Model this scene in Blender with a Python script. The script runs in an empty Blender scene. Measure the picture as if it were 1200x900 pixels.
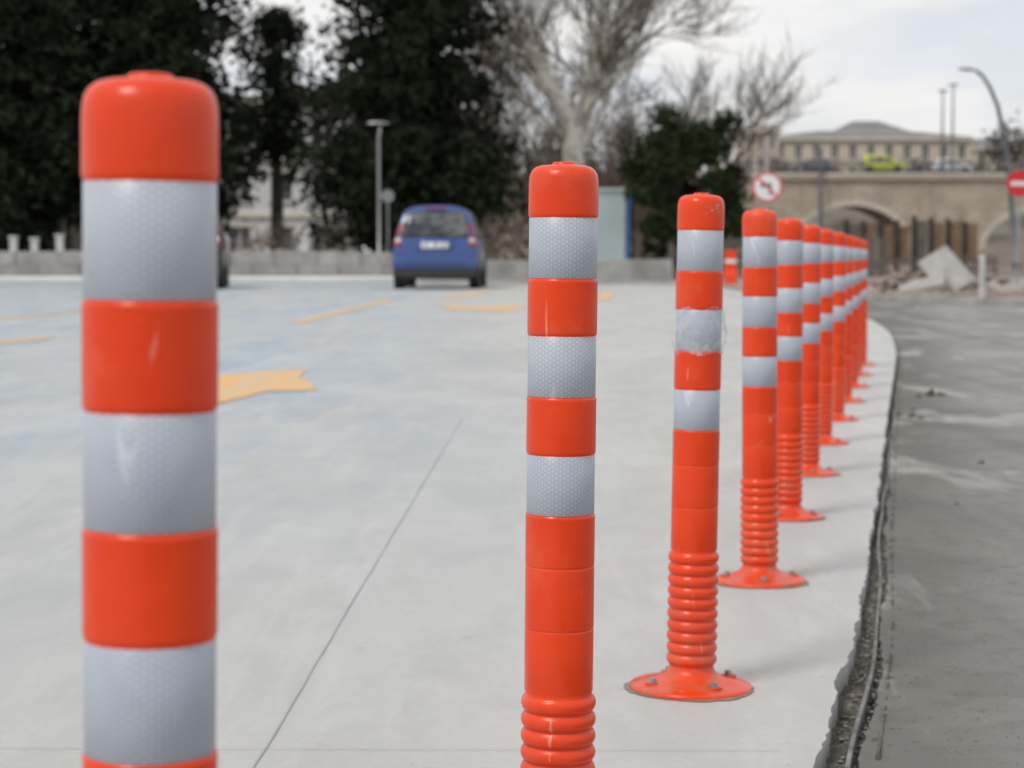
import bpy, math, random
import numpy as np
from mathutils import Vector, Matrix
R = math.radians
scene = bpy.context.scene
scene.view_settings.view_transform = 'Standard'
scene.view_settings.look = 'None'
scene.view_settings.exposure = 0
rng = np.random.default_rng(7)
random.seed(7)

# ------------------------------------------------------------------ helpers
def link(o, parent=None):
    scene.collection.objects.link(o)
    if parent is not None: o.parent = parent
    return o
def empty(name, loc=(0,0,0), rot=(0,0,0)):
    e = bpy.data.objects.new(name, None); e.location = loc; e.rotation_euler = rot
    e.empty_display_size = .2
    return link(e)
def mobj(name, verts, faces, mats, parent=None, smooth=False, midx=None):
    me = bpy.data.meshes.new(name)
    me.from_pydata([tuple(v) for v in verts], [], faces)
    if not isinstance(mats, (list, tuple)): mats = [mats]
    for m in mats: me.materials.append(m)
    if midx is not None: me.polygons.foreach_set('material_index', midx)
    if smooth: me.polygons.foreach_set('use_smooth', [True]*len(me.polygons))
    me.update()
    return link(bpy.data.objects.new(name, me), parent)
class MB:
    """mesh builder"""
    def __init__(s): s.v=[]; s.f=[]; s.m=[]
    def add(s, vs, fs, m=0):
        b=len(s.v); s.v += [tuple(p) for p in vs]
        s.f += [tuple(i+b for i in f) for f in fs]; s.m += [m]*len(fs)
    def box(s, x0,x1,y0,y1,z0,z1, m=0):
        s.add([(x0,y0,z0),(x1,y0,z0),(x1,y1,z0),(x0,y1,z0),(x0,y0,z1),(x1,y0,z1),(x1,y1,z1),(x0,y1,z1)],
              [(0,3,2,1),(4,5,6,7),(0,1,5,4),(1,2,6,5),(2,3,7,6),(3,0,4,7)], m)
    def tube(s, pts, rad, sides=8, m=0, cap=True):
        pts=[Vector(p) for p in pts]; n=len(pts); vs=[]; fs=[]
        for i,p in enumerate(pts):
            t=(pts[min(i+1,n-1)]-pts[max(i-1,0)]).normalized()
            a=Vector((0,0,1)) if abs(t.z)<.9 else Vector((1,0,0))
            u=t.cross(a).normalized(); w=t.cross(u)
            r = rad[i] if hasattr(rad,'__len__') else rad
            for k in range(sides):
                an=2*math.pi*k/sides
                vs.append(p+u*(r*math.cos(an))+w*(r*math.sin(an)))
        for i in range(n-1):
            for k in range(sides):
                k2=(k+1)%sides
                fs.append((i*sides+k,i*sides+k2,(i+1)*sides+k2,(i+1)*sides+k))
        if cap:
            fs.append(tuple(range(sides))); fs.append(tuple((n-1)*sides+k for k in reversed(range(sides))))
        s.add(vs,fs,m)
    def obj(s,name,mats,parent=None,smooth=False,bevel=0):
        o=mobj(name,s.v,s.f,mats,parent,smooth,s.m)
        if bevel:
            b=o.modifiers.new('bev','BEVEL'); b.width=bevel; b.segments=2; b.limit_method='ANGLE'
        return o

# ------------------------------------------------------------------ materials
def newmat(name):
    m=bpy.data.materials.new(name); m.use_nodes=True
    nt=m.node_tree; b=nt.nodes['Principled BSDF']
    return m,nt,b
def N(nt,t,**kw):
    n=nt.nodes.new(t)
    for k,v in kw.items():
        if k in n.inputs: n.inputs[k].default_value=v
        else: setattr(n,k,v)
    return n
def noise(nt,vec,scale,detail=4,rough=.6,dist=0):
    n=N(nt,'ShaderNodeTexNoise'); n.inputs['Scale'].default_value=scale
    n.inputs['Detail'].default_value=min(detail,5); n.inputs['Roughness'].default_value=rough
    n.inputs['Distortion'].default_value=dist
    if vec is not None: nt.links.new(vec,n.inputs['Vector'])
    return n.outputs['Fac']
def mp(nt,val,a,b,c=0,d=1):
    n=N(nt,'ShaderNodeMapRange'); n.clamp=True
    for i,x in zip((1,2,3,4),(a,b,c,d)): n.inputs[i].default_value=x
    nt.links.new(val,n.inputs[0]); return n.outputs[0]
def math_(nt,op,a,b=None,c=None):
    n=N(nt,'ShaderNodeMath'); n.operation=op
    for i,x in enumerate((a,b,c)):
        if x is None: continue
        if isinstance(x,(int,float)): n.inputs[i].default_value=x
        else: nt.links.new(x,n.inputs[i])
    return n.outputs[0]
def mix(nt,fac,a,b,blend='MIX'):
    n=N(nt,'ShaderNodeMix'); n.data_type='RGBA'; n.blend_type=blend
    for i,x in ((0,fac),(6,a),(7,b)):
        if isinstance(x,(int,float)): n.inputs[i].default_value=x
        elif isinstance(x,tuple): n.inputs[i].default_value=(*x,1) if len(x)==3 else x
        else: nt.links.new(x,n.inputs[i])
    return n.outputs[2]
def coord(nt,kind='Object'):
    return N(nt,'ShaderNodeTexCoord').outputs[kind]
def mapping(nt,vec,scale=(1,1,1),rot=(0,0,0)):
    n=N(nt,'ShaderNodeMapping'); n.inputs['Scale'].default_value=scale; n.inputs['Rotation'].default_value=rot
    nt.links.new(vec,n.inputs['Vector']); return n.outputs[0]
def bump(nt,b,h,strength=.3,dist=.01):
    n=N(nt,'ShaderNodeBump'); n.inputs['Strength'].default_value=strength; n.inputs['Distance'].default_value=dist
    nt.links.new(h,n.inputs['Height']); nt.links.new(n.outputs[0],b.inputs['Normal'])
def simple(name,c1,c2=None,rough=.7,scale=3,metal=0,bmp=0,spec=None,detail=4,coat=0):
    m,nt,b=newmat(name); b.inputs['Roughness'].default_value=rough; b.inputs['Metallic'].default_value=metal
    if coat: b.inputs['Coat Weight'].default_value=coat
    if c2 is None: c2=tuple(x*.8 for x in c1)
    co=coord(nt); f=mp(nt,noise(nt,co,scale,detail),.35,.65)
    nt.links.new(mix(nt,f,c1,c2),b.inputs['Base Color'])
    if bmp: bump(nt,b,noise(nt,co,scale*6,3),bmp,.01)
    return m

# orange plastic
def orange_mat():
    m,nt,b=newmat('orange_plastic'); co=coord(nt)
    oi=N(nt,'ShaderNodeObjectInfo').outputs['Random']
    off=N(nt,'ShaderNodeVectorMath'); off.operation='ADD'
    cx=N(nt,'ShaderNodeCombineXYZ'); s=math_(nt,'MULTIPLY',oi,37.0)
    nt.links.new(s,cx.inputs[0]); nt.links.new(s,cx.inputs[2])
    nt.links.new(co,off.inputs[0]); nt.links.new(cx.outputs[0],off.inputs[1]); v=off.outputs[0]
    base=mix(nt,mp(nt,noise(nt,v,9,5),.3,.7),(.80,.058,.006),(.68,.042,.005))
    # dusty film + scuffs
    dust=mp(nt,noise(nt,v,6,5,.75),.56,.76,0,.26)
    base=mix(nt,dust,base,(.74,.25,.13))
    scr=mp(nt,noise(nt,mapping(nt,v,(90,90,14),(.4,.2,0)),1,3,.5,.6),.68,.75,0,.5)
    base=mix(nt,scr,base,(.84,.40,.28))
    chip=mp(nt,noise(nt,v,75,3,.6),.70,.74,0,.5)
    base=mix(nt,chip,base,(.40,.10,.05))
    # grime close to the ground
    z=N(nt,'ShaderNodeSeparateXYZ'); nt.links.new(co,z.inputs[0])
    g=math_(nt,'MULTIPLY',mp(nt,z.outputs[2],.20,0.0,0,.65),mp(nt,noise(nt,v,28,4),.38,.65))
    base=mix(nt,g,base,(.40,.16,.10))
    nt.links.new(base,b.inputs['Base Color'])
    nt.links.new(mp(nt,noise(nt,v,20,4),.3,.7,.20,.42),b.inputs['Roughness'])
    b.inputs['Specular IOR Level'].default_value=.38
    bump(nt,b,noise(nt,v,26,3),.15,.004)
    return m
M_or=orange_mat()
def reflective():
    m,nt,b=newmat('reflective_sheeting'); uv=coord(nt,'UV')
    sp=N(nt,'ShaderNodeSeparateXYZ'); nt.links.new(uv,sp.inputs[0]); u,v=sp.outputs[0],sp.outputs[1]
    k=2*math.pi/.0040; tot=None
    for a in (0,60,120):
        d=math_(nt,'ADD',math_(nt,'MULTIPLY',u,k*math.cos(R(a))),math_(nt,'MULTIPLY',v,k*math.sin(R(a))))
        c=math_(nt,'COSINE',d); tot=c if tot is None else math_(nt,'ADD',tot,c)
    hexm=mp(nt,tot,-1.3,-.3)
    co=coord(nt)
    oi=N(nt,'ShaderNodeObjectInfo').outputs['Random']
    cx=N(nt,'ShaderNodeCombineXYZ'); nt.links.new(math_(nt,'MULTIPLY',oi,23.0),cx.inputs[0])
    off=N(nt,'ShaderNodeVectorMath'); off.operation='ADD'; nt.links.new(co,off.inputs[0]); nt.links.new(cx.outputs[0],off.inputs[1]); co=off.outputs[0]
    col=mix(nt,mp(nt,noise(nt,co,8,5,.7),.35,.7),(.40,.44,.51),(.48,.515,.57))
    col=mix(nt,math_(nt,'MULTIPLY',math_(nt,'SUBTRACT',1.0,hexm),.46),col,(.20,.23,.30))
    scr=mp(nt,noise(nt,mapping(nt,co,(60,60,12),(.5,.3,0)),1,3,.5,.8),.66,.74,0,.6)
    col=mix(nt,scr,col,(.66,.68,.74))
    dirt=mp(nt,noise(nt,co,35,4,.6),.62,.8,0,.45); col=mix(nt,dirt,col,(.30,.27,.25))
    nt.links.new(col,b.inputs['Base Color']); b.inputs['Roughness'].default_value=.38
    bump(nt,b,hexm,.12,.0005)
    return m
M_ref=reflective()
M_steel=simple('zinc_steel',(.45,.45,.46),(.3,.29,.28),.4,60,.8)

def concrete_slab():
    m,nt,b=newmat('concrete_slab'); co=coord(nt)
    sp=N(nt,'ShaderNodeSeparateXYZ'); nt.links.new(co,sp.inputs[0]); X,Y=sp.outputs[0],sp.outputs[1]
    n1=noise(nt,mapping(nt,co,(1.3,.6,1)),.7,5,.6,.5); n2=noise(nt,mapping(nt,co,(1.5,.7,1)),3.0,5,.68,.3); n3=noise(nt,co,60,4,.7)
    c=mix(nt,mp(nt,n1,.35,.65),(.43,.43,.42),(.53,.53,.515))
    c=mix(nt,mp(nt,n2,.42,.70,0,.50),c,(.36,.36,.355))
    # patchy blue tint on the parking bay side, stronger further away
    t=math_(nt,'ADD',X,math_(nt,'MULTIPLY',Y,.035))
    msk=math_(nt,'MULTIPLY',mp(nt,t,.55,-.7),mp(nt,Y,2.6,7.5))
    nb=noise(nt,mapping(nt,co,(1.1,.28,1)),.9,5,.6,.6)
    nb2=noise(nt,mapping(nt,co,(1.6,.45,1),(0,0,.3)),1.6,5,.65,1.0)
    msk=math_(nt,'MULTIPLY',msk,mp(nt,nb,.38,.60,.18,1))
    blue=mix(nt,mp(nt,nb2,.42,.60),(.28,.365,.445),(.42,.485,.53))
    c=mix(nt,math_(nt,'MULTIPLY',msk,.88),c,blue)
    # sweeping trowel marks running mostly away from the camera
    st=noise(nt,mapping(nt,co,(6,.7,1),(0,0,.5)),1.3,5,.6,1.2)
    c=mix(nt,mp(nt,st,.52,.72,0,.35),c,(.60,.60,.59))
    st2=noise(nt,mapping(nt,co,(5,.6,1),(0,0,-.35)),1.1,5,.6,2.0)
    c=mix(nt,mp(nt,st2,.56,.70,0,.28),c,(.36,.37,.375))
    c=mix(nt,mp(nt,noise(nt,co,9,3,.5),.70,.78,0,.35),c,(.24,.23,.22))
    c=mix(nt,mp(nt,n3,.35,.7,0,.25),c,(.32,.32,.32))
    nt.links.new(c,b.inputs['Base Color'])
    nt.links.new(mp(nt,n2,.3,.7,.45,.72),b.inputs['Roughness'])
    bump(nt,b,math_(nt,'ADD',n3,math_(nt,'MULTIPLY',n2,1.5)),.20,.004)
    return m
M_slab=concrete_slab()
def asphalt():
    m,nt,b=newmat('dusty_asphalt'); co=coord(nt)
    sp=N(nt,'ShaderNodeSeparateXYZ'); nt.links.new(co,sp.inputs[0]); X,Y=sp.outputs[0],sp.outputs[1]
    n1=noise(nt,co,.9,5,.65,.6); n3=noise(nt,co,150,3,.8); n4=noise(nt,co,14,5,.7)
    c=mix(nt,mp(nt,n3,.3,.7),(.12,.117,.114),(.27,.265,.255))
    c=mix(nt,mp(nt,n1,.35,.66,.15,.85),c,(.33,.32,.30))
    c=mix(nt,mp(nt,n4,.52,.68,0,.65),c,(.12,.112,.10))
    # dirt swept against the slab edge (edge line approx X = .195*Y - .1)
    d=math_(nt,'SUBTRACT',X,math_(nt,'SUBTRACT',math_(nt,'MULTIPLY',Y,.195),.05))
    e=math_(nt,'ADD',d,math_(nt,'MULTIPLY',noise(nt,co,3,5,.7),.45))
    c=mix(nt,mp(nt,e,.66,.30,0,.68),c,(.105,.095,.082))
    # pale dried slurry patches and faint wheel tracks
    lp=noise(nt,mapping(nt,co,(1.8,.7,1),(0,0,-.2)),1.1,5,.6,.5)
    c=mix(nt,mp(nt,lp,.55,.64,0,.7),c,(.46,.45,.425))
    tr=noise(nt,mapping(nt,co,(5,.25,1),(0,0,.2)),1,4,.5,.3)
    c=mix(nt,mp(nt,tr,.50,.64,0,.42),c,(.13,.125,.12))
    nt.links.new(c,b.inputs['Base Color']); b.inputs['Roughness'].default_value=.85
    bump(nt,b,math_(nt,'ADD',n3,n4),.6,.007)
    return m
M_asph=asphalt()
M_ground=simple('dirt_ground',(.20,.17,.135),(.12,.105,.085),.95,.8,bmp=.4)
M_dirt=simple('trench_dirt',(.17,.15,.125),(.075,.067,.056),.95,22,bmp=.8)
M_gal=simple('galvanised_strip',(.24,.24,.235),(.11,.10,.09),.75,14,.1)
M_joint=simple('joint_filler',(.27,.27,.27),(.42,.42,.42),.9,3)
def yellow_paint():
    m,nt,b=newmat('yellow_road_paint'); co=coord(nt)
    c=mix(nt,mp(nt,noise(nt,co,6,5,.7),.42,.66),(.76,.40,.09),(.64,.46,.26))
    c=mix(nt,mp(nt,noise(nt,co,5,5,.75),.46,.60,0,.75),c,(.46,.46,.44))
    nt.links.new(c,b.inputs['Base Color']); b.inputs['Roughness'].default_value=.6
    return m
M_yel=yellow_paint()
M_block=simple('concrete_block',(.36,.355,.34),(.22,.215,.20),.9,1.6,bmp=.4)
M_pale=simple('pale_concrete',(.72,.72,.70),(.56,.56,.55),.85,.7)
M_kerb=simple('kerb_concrete',(.42,.41,.39),(.29,.28,.265),.9,3,bmp=.4)
M_bark=simple('dark_bark',(.05,.04,.032),(.025,.021,.018),.95,8,bmp=.6)
M_stone=simple('stone',(.26,.24,.215),(.13,.12,.105),.9,30,bmp=.3)

# ------------------------------------------------------------------ world & light
SUN_EL, SUN_AZ = 52, 222
w=bpy.data.worlds.new('World'); scene.world=w; w.use_nodes=True
nt=w.node_tree; bg=nt.nodes['Background']
sky=N(nt,'ShaderNodeTexSky'); sky.sky_type='NISHITA'; sky.sun_disc=False
sky.sun_elevation=R(SUN_EL); sky.sun_rotation=R(SUN_AZ)
co=coord(nt,'Generated')
cl=noise(nt,mapping(nt,co,(1.6,1.6,5.5)),2.2,5,.55,.4)
cl2=noise(nt,mapping(nt,co,(1,1,3.5)),6,4,.6,.2)
ccol=mix(nt,mp(nt,cl2,.38,.62),(9.2,9.5,10.1),(11.2,10.9,10.5))
nt.links.new(mix(nt,mp(nt,cl,.36,.58,.66,.98),sky.outputs[0],ccol),bg.inputs[0])
bg.inputs[1].default_value=.088
sd=bpy.data.lights.new('sun','SUN'); sd.energy=1.75; sd.angle=R(16); sd.color=(1,.96,.9)
so=link(bpy.data.objects.new('sun',sd))
az=R(SUN_AZ); el=R(SUN_EL)
dirv=Vector((math.sin(az)*math.cos(el),math.cos(az)*math.cos(el),math.sin(el)))
so.rotation_euler=dirv.to_track_quat('Z','Y').to_euler()

# ------------------------------------------------------------------ camera
cd=bpy.data.cameras.new('camera'); cam=link(bpy.data.objects.new('camera',cd))
cam.location=(0,0,.656); cam.rotation_euler=(R(90-3.58),0,0)
cd.lens=72; cd.sensor_width=36; cd.clip_end=2000; cd.clip_start=.05
cd.dof.use_dof=True; cd.dof.focus_distance=2.15; cd.dof.aperture_fstop=9.8
scene.camera=cam

# ------------------------------------------------------------------ ground
g=MB()
g.add([(-600,-200,-.11),(600,-200,-.11),(600,1500,-.11),(-600,1500,-.11)],[(0,1,2,3)])
g.obj('ground',M_ground)
EX=[(-.84,-3),(-.18,0),(.388,2.58),(.600,3.54),(1.086,6.02),(1.604,8.7),(2.87,15.2),(3.55,19.5),(4.0,24),(4.2,28),(4.3,33),(4.4,47.5)]
ey=np.array([p[1] for p in EX]); ex=np.array([p[0] for p in EX])
def edge0(y): return float(np.interp(y,ey,ex))
def edge(y):
    wdt=.25+max(0,min(2.5,(y-9)*.4))
    if y<-2.5: return edge0(y)
    return sum(edge0(y+wdt*t) for t in (-1,-.66,-.33,0,.33,.66,1))/7
ys=np.concatenate([np.arange(-3,12,.025),np.arange(12,47.5,.2)])
smx=np.array([edge(y) for y in ys])
near=np.array([1.0 if y<6 else max(.25,1-(y-6)*.15) for y in ys])
jit=(np.convolve(rng.normal(0,.0065,len(ys)+6),np.ones(7)/7,'valid')*1.5+rng.normal(0,.0013,len(ys)))*near
top=[(x+j,y) for x,y,j in zip(smx,ys,jit)]
def slabpoly(name,pts,z0,z1,mat,bev=0):
    n=len(pts); vs=[(x,y,z1) for x,y in pts]+[(x,y,z0) for x,y in pts]
    fs=[tuple(range(n))]+[(i,i+n,(i+1)%n+n,(i+1)%n) for i in range(n)]
    return mobj(name,vs,fs,mat)
slabpoly('concrete_parking_lot',[(-60,-3)]+top+[(4.4,60),(-60,60)],-.109,0,M_slab)
gapw=lambda y: float(np.interp(y,[0,2.6,5,10,20],[.070,.060,.030,.020,.014]))
jit2=np.convolve(rng.normal(0,.010,len(ys)+6),np.ones(7)/7,'valid')*near
rp=[(x+gapw(y)+j*1.2,y) for x,y,j in zip(smx,ys,jit2) if y<31]
slabpoly('asphalt_road',rp+[(5.0,31),(6.8,27),(16,20.5),(45,10),(45,-3)],-.109,-.014,M_asph)
# dirt in the gap
vs=[];fs=[]
hgt=np.convolve(rng.normal(0,.012,len(ys)+8),np.ones(9)/9,'valid')*1.6
for i,(x,y) in enumerate(zip(smx,ys)):
    if y>30: break
    gw=gapw(y)
    for k in range(8):
        t=k/7; vs.append((x-.010+(gw+.028)*t, y, -.034+.022*t-.016*math.sin(t*3.14)+hgt[i]*math.sin(t*3.14)+rng.normal(0,.0035)))
n=len(vs)//8
for i in range(n-1):
    for k in range(7): a=i*8+k; fs.append((a,a+1,a+9,a+8))
mobj('gap_soil',vs,fs,M_dirt)
# thin steel form strip in the gap, mostly buried
st=MB()
for off,th,zt,y1 in ((.70,.0030,-.009,7.5),):
    a=[]
    for i,(x,y) in enumerate(zip(smx,ys)):
        if y>y1: break
        wv=.004*math.sin(y*2.1+off*9)+.0022*math.sin(y*6.3)
        a.append((x+gapw(y)*off+wv,y,zt-.004-.006*math.sin(y*2.7+off*5)-.0014*max(0,y-3.5)))
    vs=[];fs=[]
    for (x,y,z) in a: vs+=[(x-th,y,z),(x+th,y,z),(x+th,y,-.10),(x-th,y,-.10)]
    for i in range(len(a)-1):
        b0=i*4
        for k in range(4): fs.append((b0+k,b0+(k+1)%4,b0+4+(k+1)%4,b0+4+k))
    st.add(vs,fs)
st.obj('metal_edging_strip',M_gal)

# slab joints (thin filler strips)
j=MB()
def strip(mb,pts,wd,z,m=0):
    for (a,b) in zip(pts[:-1],pts[1:]):
        a=Vector((*a,0));b=Vector((*b,0)); d=(b-a).normalized(); p=Vector((-d.y,d.x,0))*wd/2
        mb.add([(a.x-p.x,a.y-p.y,z),(a.x+p.x,a.y+p.y,z),(b.x+p.x,b.y+p.y,z),(b.x-p.x,b.y-p.y,z)],[(0,3,2,1)],m)
def wob(a,b,n,am):
    return [(a[0]+(b[0]-a[0])*t+random.uniform(-am,am),a[1]+(b[1]-a[1])*t+random.uniform(-am,am)) for t in np.linspace(0,1,n)]
strip(j,wob((-.39,0),(-.20,8.3),90,.0013),.0021,.002)
strip(j,wob((-6,2.76),(.36,2.68),90,.0012),.0014,.0025)
strip(j,wob((-3.9,0),(-3.4,30),30,.002),.004,.003)
j.obj('slab_joints',M_joint)

# yellow markings
def flat(name,polys,z,mat):
    mb=MB()
    for p in polys: mb.add([(x,y,z) for x,y in p],[tuple(range(len(p)))])
    return mb.obj(name,mat)
def quadline(a,b,wd):
    a=Vector(a);b=Vector(b);d=(b-a).normalized();p=Vector((-d.y,d.x))*wd/2
    L=[];Rr=[]
    for t in np.linspace(0,1,24):
        q=a+(b-a)*t; L.append(tuple(q+p*random.uniform(.82,1.1))); Rr.append(tuple(q-p*random.uniform(.82,1.1)))
    return L+Rr[::-1]
def rough(P,am=.02,n=7):
    out=[]
    for a,b in zip(P,P[1:]+P[:1]):
        for t in np.arange(0,1,1/n): out.append((a[0]+(b[0]-a[0])*t+random.uniform(-am,am),a[1]+(b[1]-a[1])*t+random.uniform(-am,am)*2))
    return out
flat('painted_arrow',[rough([(-1.75,10.9),(-1.40,11.55),(-1.18,11.75),(-1.15,11.0),(-1.03,10.5),(-.95,9.95),(-1.18,9.90),(-1.27,9.3),(-1.33,8.8),(-1.46,8.5),(-1.62,8.6),(-1.60,9.6),(-1.74,10.2)],.012)],.004,M_yel)
flat('painted_parking_line',[quadline((-2.12,20.0),(-1.80,31.0),.16)],.004,M_yel)
flat('painted_parking_line',[quadline((-5.35,21.2),(-4.9,25.5),.16)],.004,M_yel)
flat('painted_arrow',[rough([(-.75,25.0),(-.1,24.2),(.2,25.6),(.1,27.4),(-.3,26.8),(-.95,27.2)],.03)],.004,M_yel)
flat('painted_parking_line',[quadline((-1.0,31.5),(-.45,37.5),.30)],.004,M_yel)
flat('painted_parking_line',[quadline((1.35,30.5),(1.7,36.5),.22)],.004,M_yel)
flat('painted_parking_line',[quadline((-3.9,15.2),(-3.75,16.4),.2)],.004,M_yel)

# gravel and clods
def rocks(name,specs,mat):
    base=[(1,0,0),(-1,0,0),(0,1,0),(0,-1,0),(0,0,1),(0,0,-1)]
    ff=[(0,2,4),(2,1,4),(1,3,4),(3,0,4),(2,0,5),(1,2,5),(3,1,5),(0,3,5)]
    mb=MB()
    for x,y,z,s in specs:
        a=random.random()*6.3; c,sn=math.cos(a),math.sin(a); vs=[]
        for p in base:
            k=[s*random.uniform(.5,1.2) for _ in range(3)]
            q=(p[0]*k[0]+random.uniform(-.3,.3)*s,p[1]*k[1]+random.uniform(-.3,.3)*s,p[2]*k[2]*.6)
            vs.append((x+q[0]*c-q[1]*sn,y+q[0]*sn+q[1]*c,z+q[2]+s*.2))
        mb.add(vs,ff)
    return mb.obj(name,mat)
sp=[]
for _ in range(2600):
    y=random.uniform(2.2,12); d=abs(random.gauss(0,.13))
    sp.append((edge(y)+gapw(y)+.004+d,y,-.014,random.uniform(.0008,.003)**1.0*(1+.04*y)))
for _ in range(260):
    y=random.uniform(2.2,14); sp.append((edge(y)+gapw(y)+random.uniform(.05,1.8),y,-.014,random.uniform(.0008,.0026)*(1+.05*y)))
for _ in range(2600):
    y=random.uniform(2.2,8); t=random.random(); sp.append((edge(y)+gapw(y)*t,y,-.040+.020*t,random.uniform(.0015,.006)))
for _ in range(60):
    y=random.uniform(2.6,9); sp.append((edge(y)-abs(random.gauss(0,.20)),y,.0,random.uniform(.0008,.002)))
rocks('gravel',sp,M_stone)
M_clod=simple('dry_clod',(.15,.125,.10),(.08,.068,.055),.95,20,bmp=.5)
rocks('dirt_clods',[(2.00,9.75,-.014,.05),(2.06,9.8,-.014,.035),(1.93,9.7,-.014,.028),(1.66,8.5,-.014,.028),(1.63,8.6,-.014,.02),(1.68,8.42,-.014,.018),(1.75,8.9,-.014,.014),(1.2,5.5,-.014,.012),(1.52,6.6,-.014,.014)],M_clod)

# ------------------------------------------------------------------ bollards
def lathe_mesh(name,prof,seg,mats):
    n=len(prof); vs=[];fs=[];mi=[];uvs=[]
    for r,z,_ in prof:
        for k in range(seg):
            a=2*math.pi*k/seg; vs.append((r*math.cos(a),r*math.sin(a),z))
    for i in range(n-1):
        for k in range(seg):
            k2=(k+1)%seg
            fs.append((i*seg+k,(i+1)*seg+k,(i+1)*seg+k2,i*seg+k2)); mi.append(prof[i][2])
            u0=2*math.pi*.035*k/seg; u1=2*math.pi*.035*(k+1)/seg
            uvs+=[(u0,prof[i][1]),(u0,prof[i+1][1]),(u1,prof[i+1][1]),(u1,prof[i][1])]
    me=bpy.data.meshes.new(name); me.from_pydata(vs,[],fs)
    for m in mats: me.materials.append(m)
    me.polygons.foreach_set('material_index',mi); me.polygons.foreach_set('use_smooth',[True]*len(fs))
    ul=me.uv_layers.new(name='UVMap'); ul.data.foreach_set('uv',[c for p in uvs for c in p])
    me.update(); return me
def bollard_profile():
    P=[]
    def a(r,z,m=0): P.append((r,z,m))
    a(.0001,.7502);a(.0095,.7502);a(.0110,.7497);a(.0117,.7486);a(.0121,.7474)
    a(.016,.7472);a(.023,.7466);a(.0280,.7450);a(.0315,.7422);a(.0338,.7382);a(.0348,.7335);a(.0352,.7280);a(.0353,.7200)
    bands=[(.6945,.6330),(.5760,.5140),(.4560,.3950)]
    for k,(t,b) in enumerate(bands):
        a(.0353,t+.004);a(.0352,t+.0018);a(.0346,t+.0006);a(.0340,t+.0001)
        a(.0340,t-.0002);a(.0345,t-.0006,1);a(.0345,(t+b)/2,1);a(.0345,b+.0006);a(.0340,b+.0002)
        a(.0340,b-.0002);a(.0350,b-.0008);a(.0354,b-.0022);a(.0354,b-.004);a(.0353,b-.006)
        if k<2: a(.0353,(b+bands[k+1][0])/2)
    for s in (.342,.278):
        a(.0352,s+.002);a(.0350,s+.0006);a(.0344,s);a(.0350,s-.0006);a(.0352,s-.002)
    a(.0351,.214)
    n=10; z0=.210; pitch=.0172
    for i in range(n):
        zt=z0-i*pitch
        for t in np.linspace(0,1,9)[:-1]:
            rr=.0334+.0050*(math.sin(math.pi*t)**.6)
            a(rr,zt-pitch*t)
    zz=z0-n*pitch
    a(.0336,zz);a(.0338,zz-.003);a(.0350,zz-.008);a(.0385,zz-.0125);a(.0450,.0205);a(.055,.0165);a(.068,.0130);a(.080,.0100)
    a(.0875,.0082);a(.0910,.0068);a(.0928,.0045);a(.0930,.0020);a(.0930,.0002)
    return P
boll_me=lathe_mesh('post_body',bollard_profile(),72,[M_or,M_ref])
bb=MB()
for a in (18,108,198,288):
    a=R(a+8); cx,cy=.0665*math.cos(a),.0665*math.sin(a)
    bb.tube([(cx,cy,.008),(cx,cy,.0148)],[.0120,.0125],16,1)
    bb.tube([(cx,cy,.0149),(cx,cy,.0160)],.0088,16,0)
    bb.tube([(cx,cy,.0161),(cx,cy,.0215)],.0056,6,0)
bolt_o=bb.obj('anchor_bolts',[M_steel,M_or]); bolt_me=bolt_o.data; bpy.data.objects.remove(bolt_o)
M_mortar=simple('base_mortar',(.30,.27,.235),(.20,.18,.155),.95,50,bmp=.4)
vs=[(0,0,.0015)];k=60
for i in range(k):
    a=2*math.pi*i/k; r=.098+.004*math.sin(a*3)+random.uniform(-.002,.003); vs.append((r*math.cos(a),r*math.sin(a),.0015))
mort_me=bpy.data.meshes.new('base_mortar'); mort_me.from_pydata(vs,[],[(0,i+1,(i+1)%k+1) for i in range(k)]); mort_me.materials.append(M_mortar)
BP=[(-.196,1.07,.67),(.0457,2.07,.5),(.272,3.08,.9),(.4990,4.10,-.35),(.692,5.12,.0),(.889,6.14,.1),(1.086,7.16,.2),
    (1.295,8.18,.2),(1.494,9.20,0),(1.693,10.22,.3),(1.889,11.24,-.3),(2.09,12.26,0)]
B=[]
for i,(x,y,l) in enumerate(BP):
    e=empty('traffic_bollard',(x,y,0)); B.append(e)
    body=link(bpy.data.objects.new('post_body',boll_me),e); body.rotation_euler=(R(random.uniform(-.2,.2)),R(l),0)
    c=link(bpy.data.objects.new('anchor_bolts',bolt_me),e); c.rotation_euler=(0,0,R(0 if i==2 else (65 if i==3 else random.uniform(0,90))))
    mo=link(bpy.data.objects.new('base_mortar',mort_me),e); mo.rotation_euler=(0,0,random.random()*6)
# crumpled clear film round the second band of the third bollard
m,nt,b=newmat('clear_film'); b.inputs['Base Color'].default_value=(.72,.75,.82,1); b.inputs['Roughness'].default_value=.15
co=coord(nt); nt.links.new(mp(nt,noise(nt,co,70,4,.6),.45,.68,.05,.45),b.inputs['Alpha'])
vs=[];fs=[];nu,nv=90,18
for iv in range(nv):
    for iu in range(nu):
        a=R(-205+250*iu/(nu-1)); t=iv/(nv-1)
        fl=.5+.5*math.cos(2*(a-R(-5)))
        r=.0358+.0012*abs(math.sin(a*7+t*5))*random.random()+.0070*fl**4*math.sin(t*3.14)*random.uniform(.5,1)
        vs.append((r*math.cos(a)+.0085,r*math.sin(a),.510+.068*t+.003*math.sin(a*5)+random.uniform(-.001,.001)))
for iv in range(nv-1):
    for iu in range(nu-1):
        a=iv*nu+iu; fs.append((a,a+1,a+nu+1,a+nu))
mobj('clear_film_wrap',vs,fs,m,B[2],True)
m,nt,b=newmat('abraded_cap'); co=coord(nt)
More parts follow.
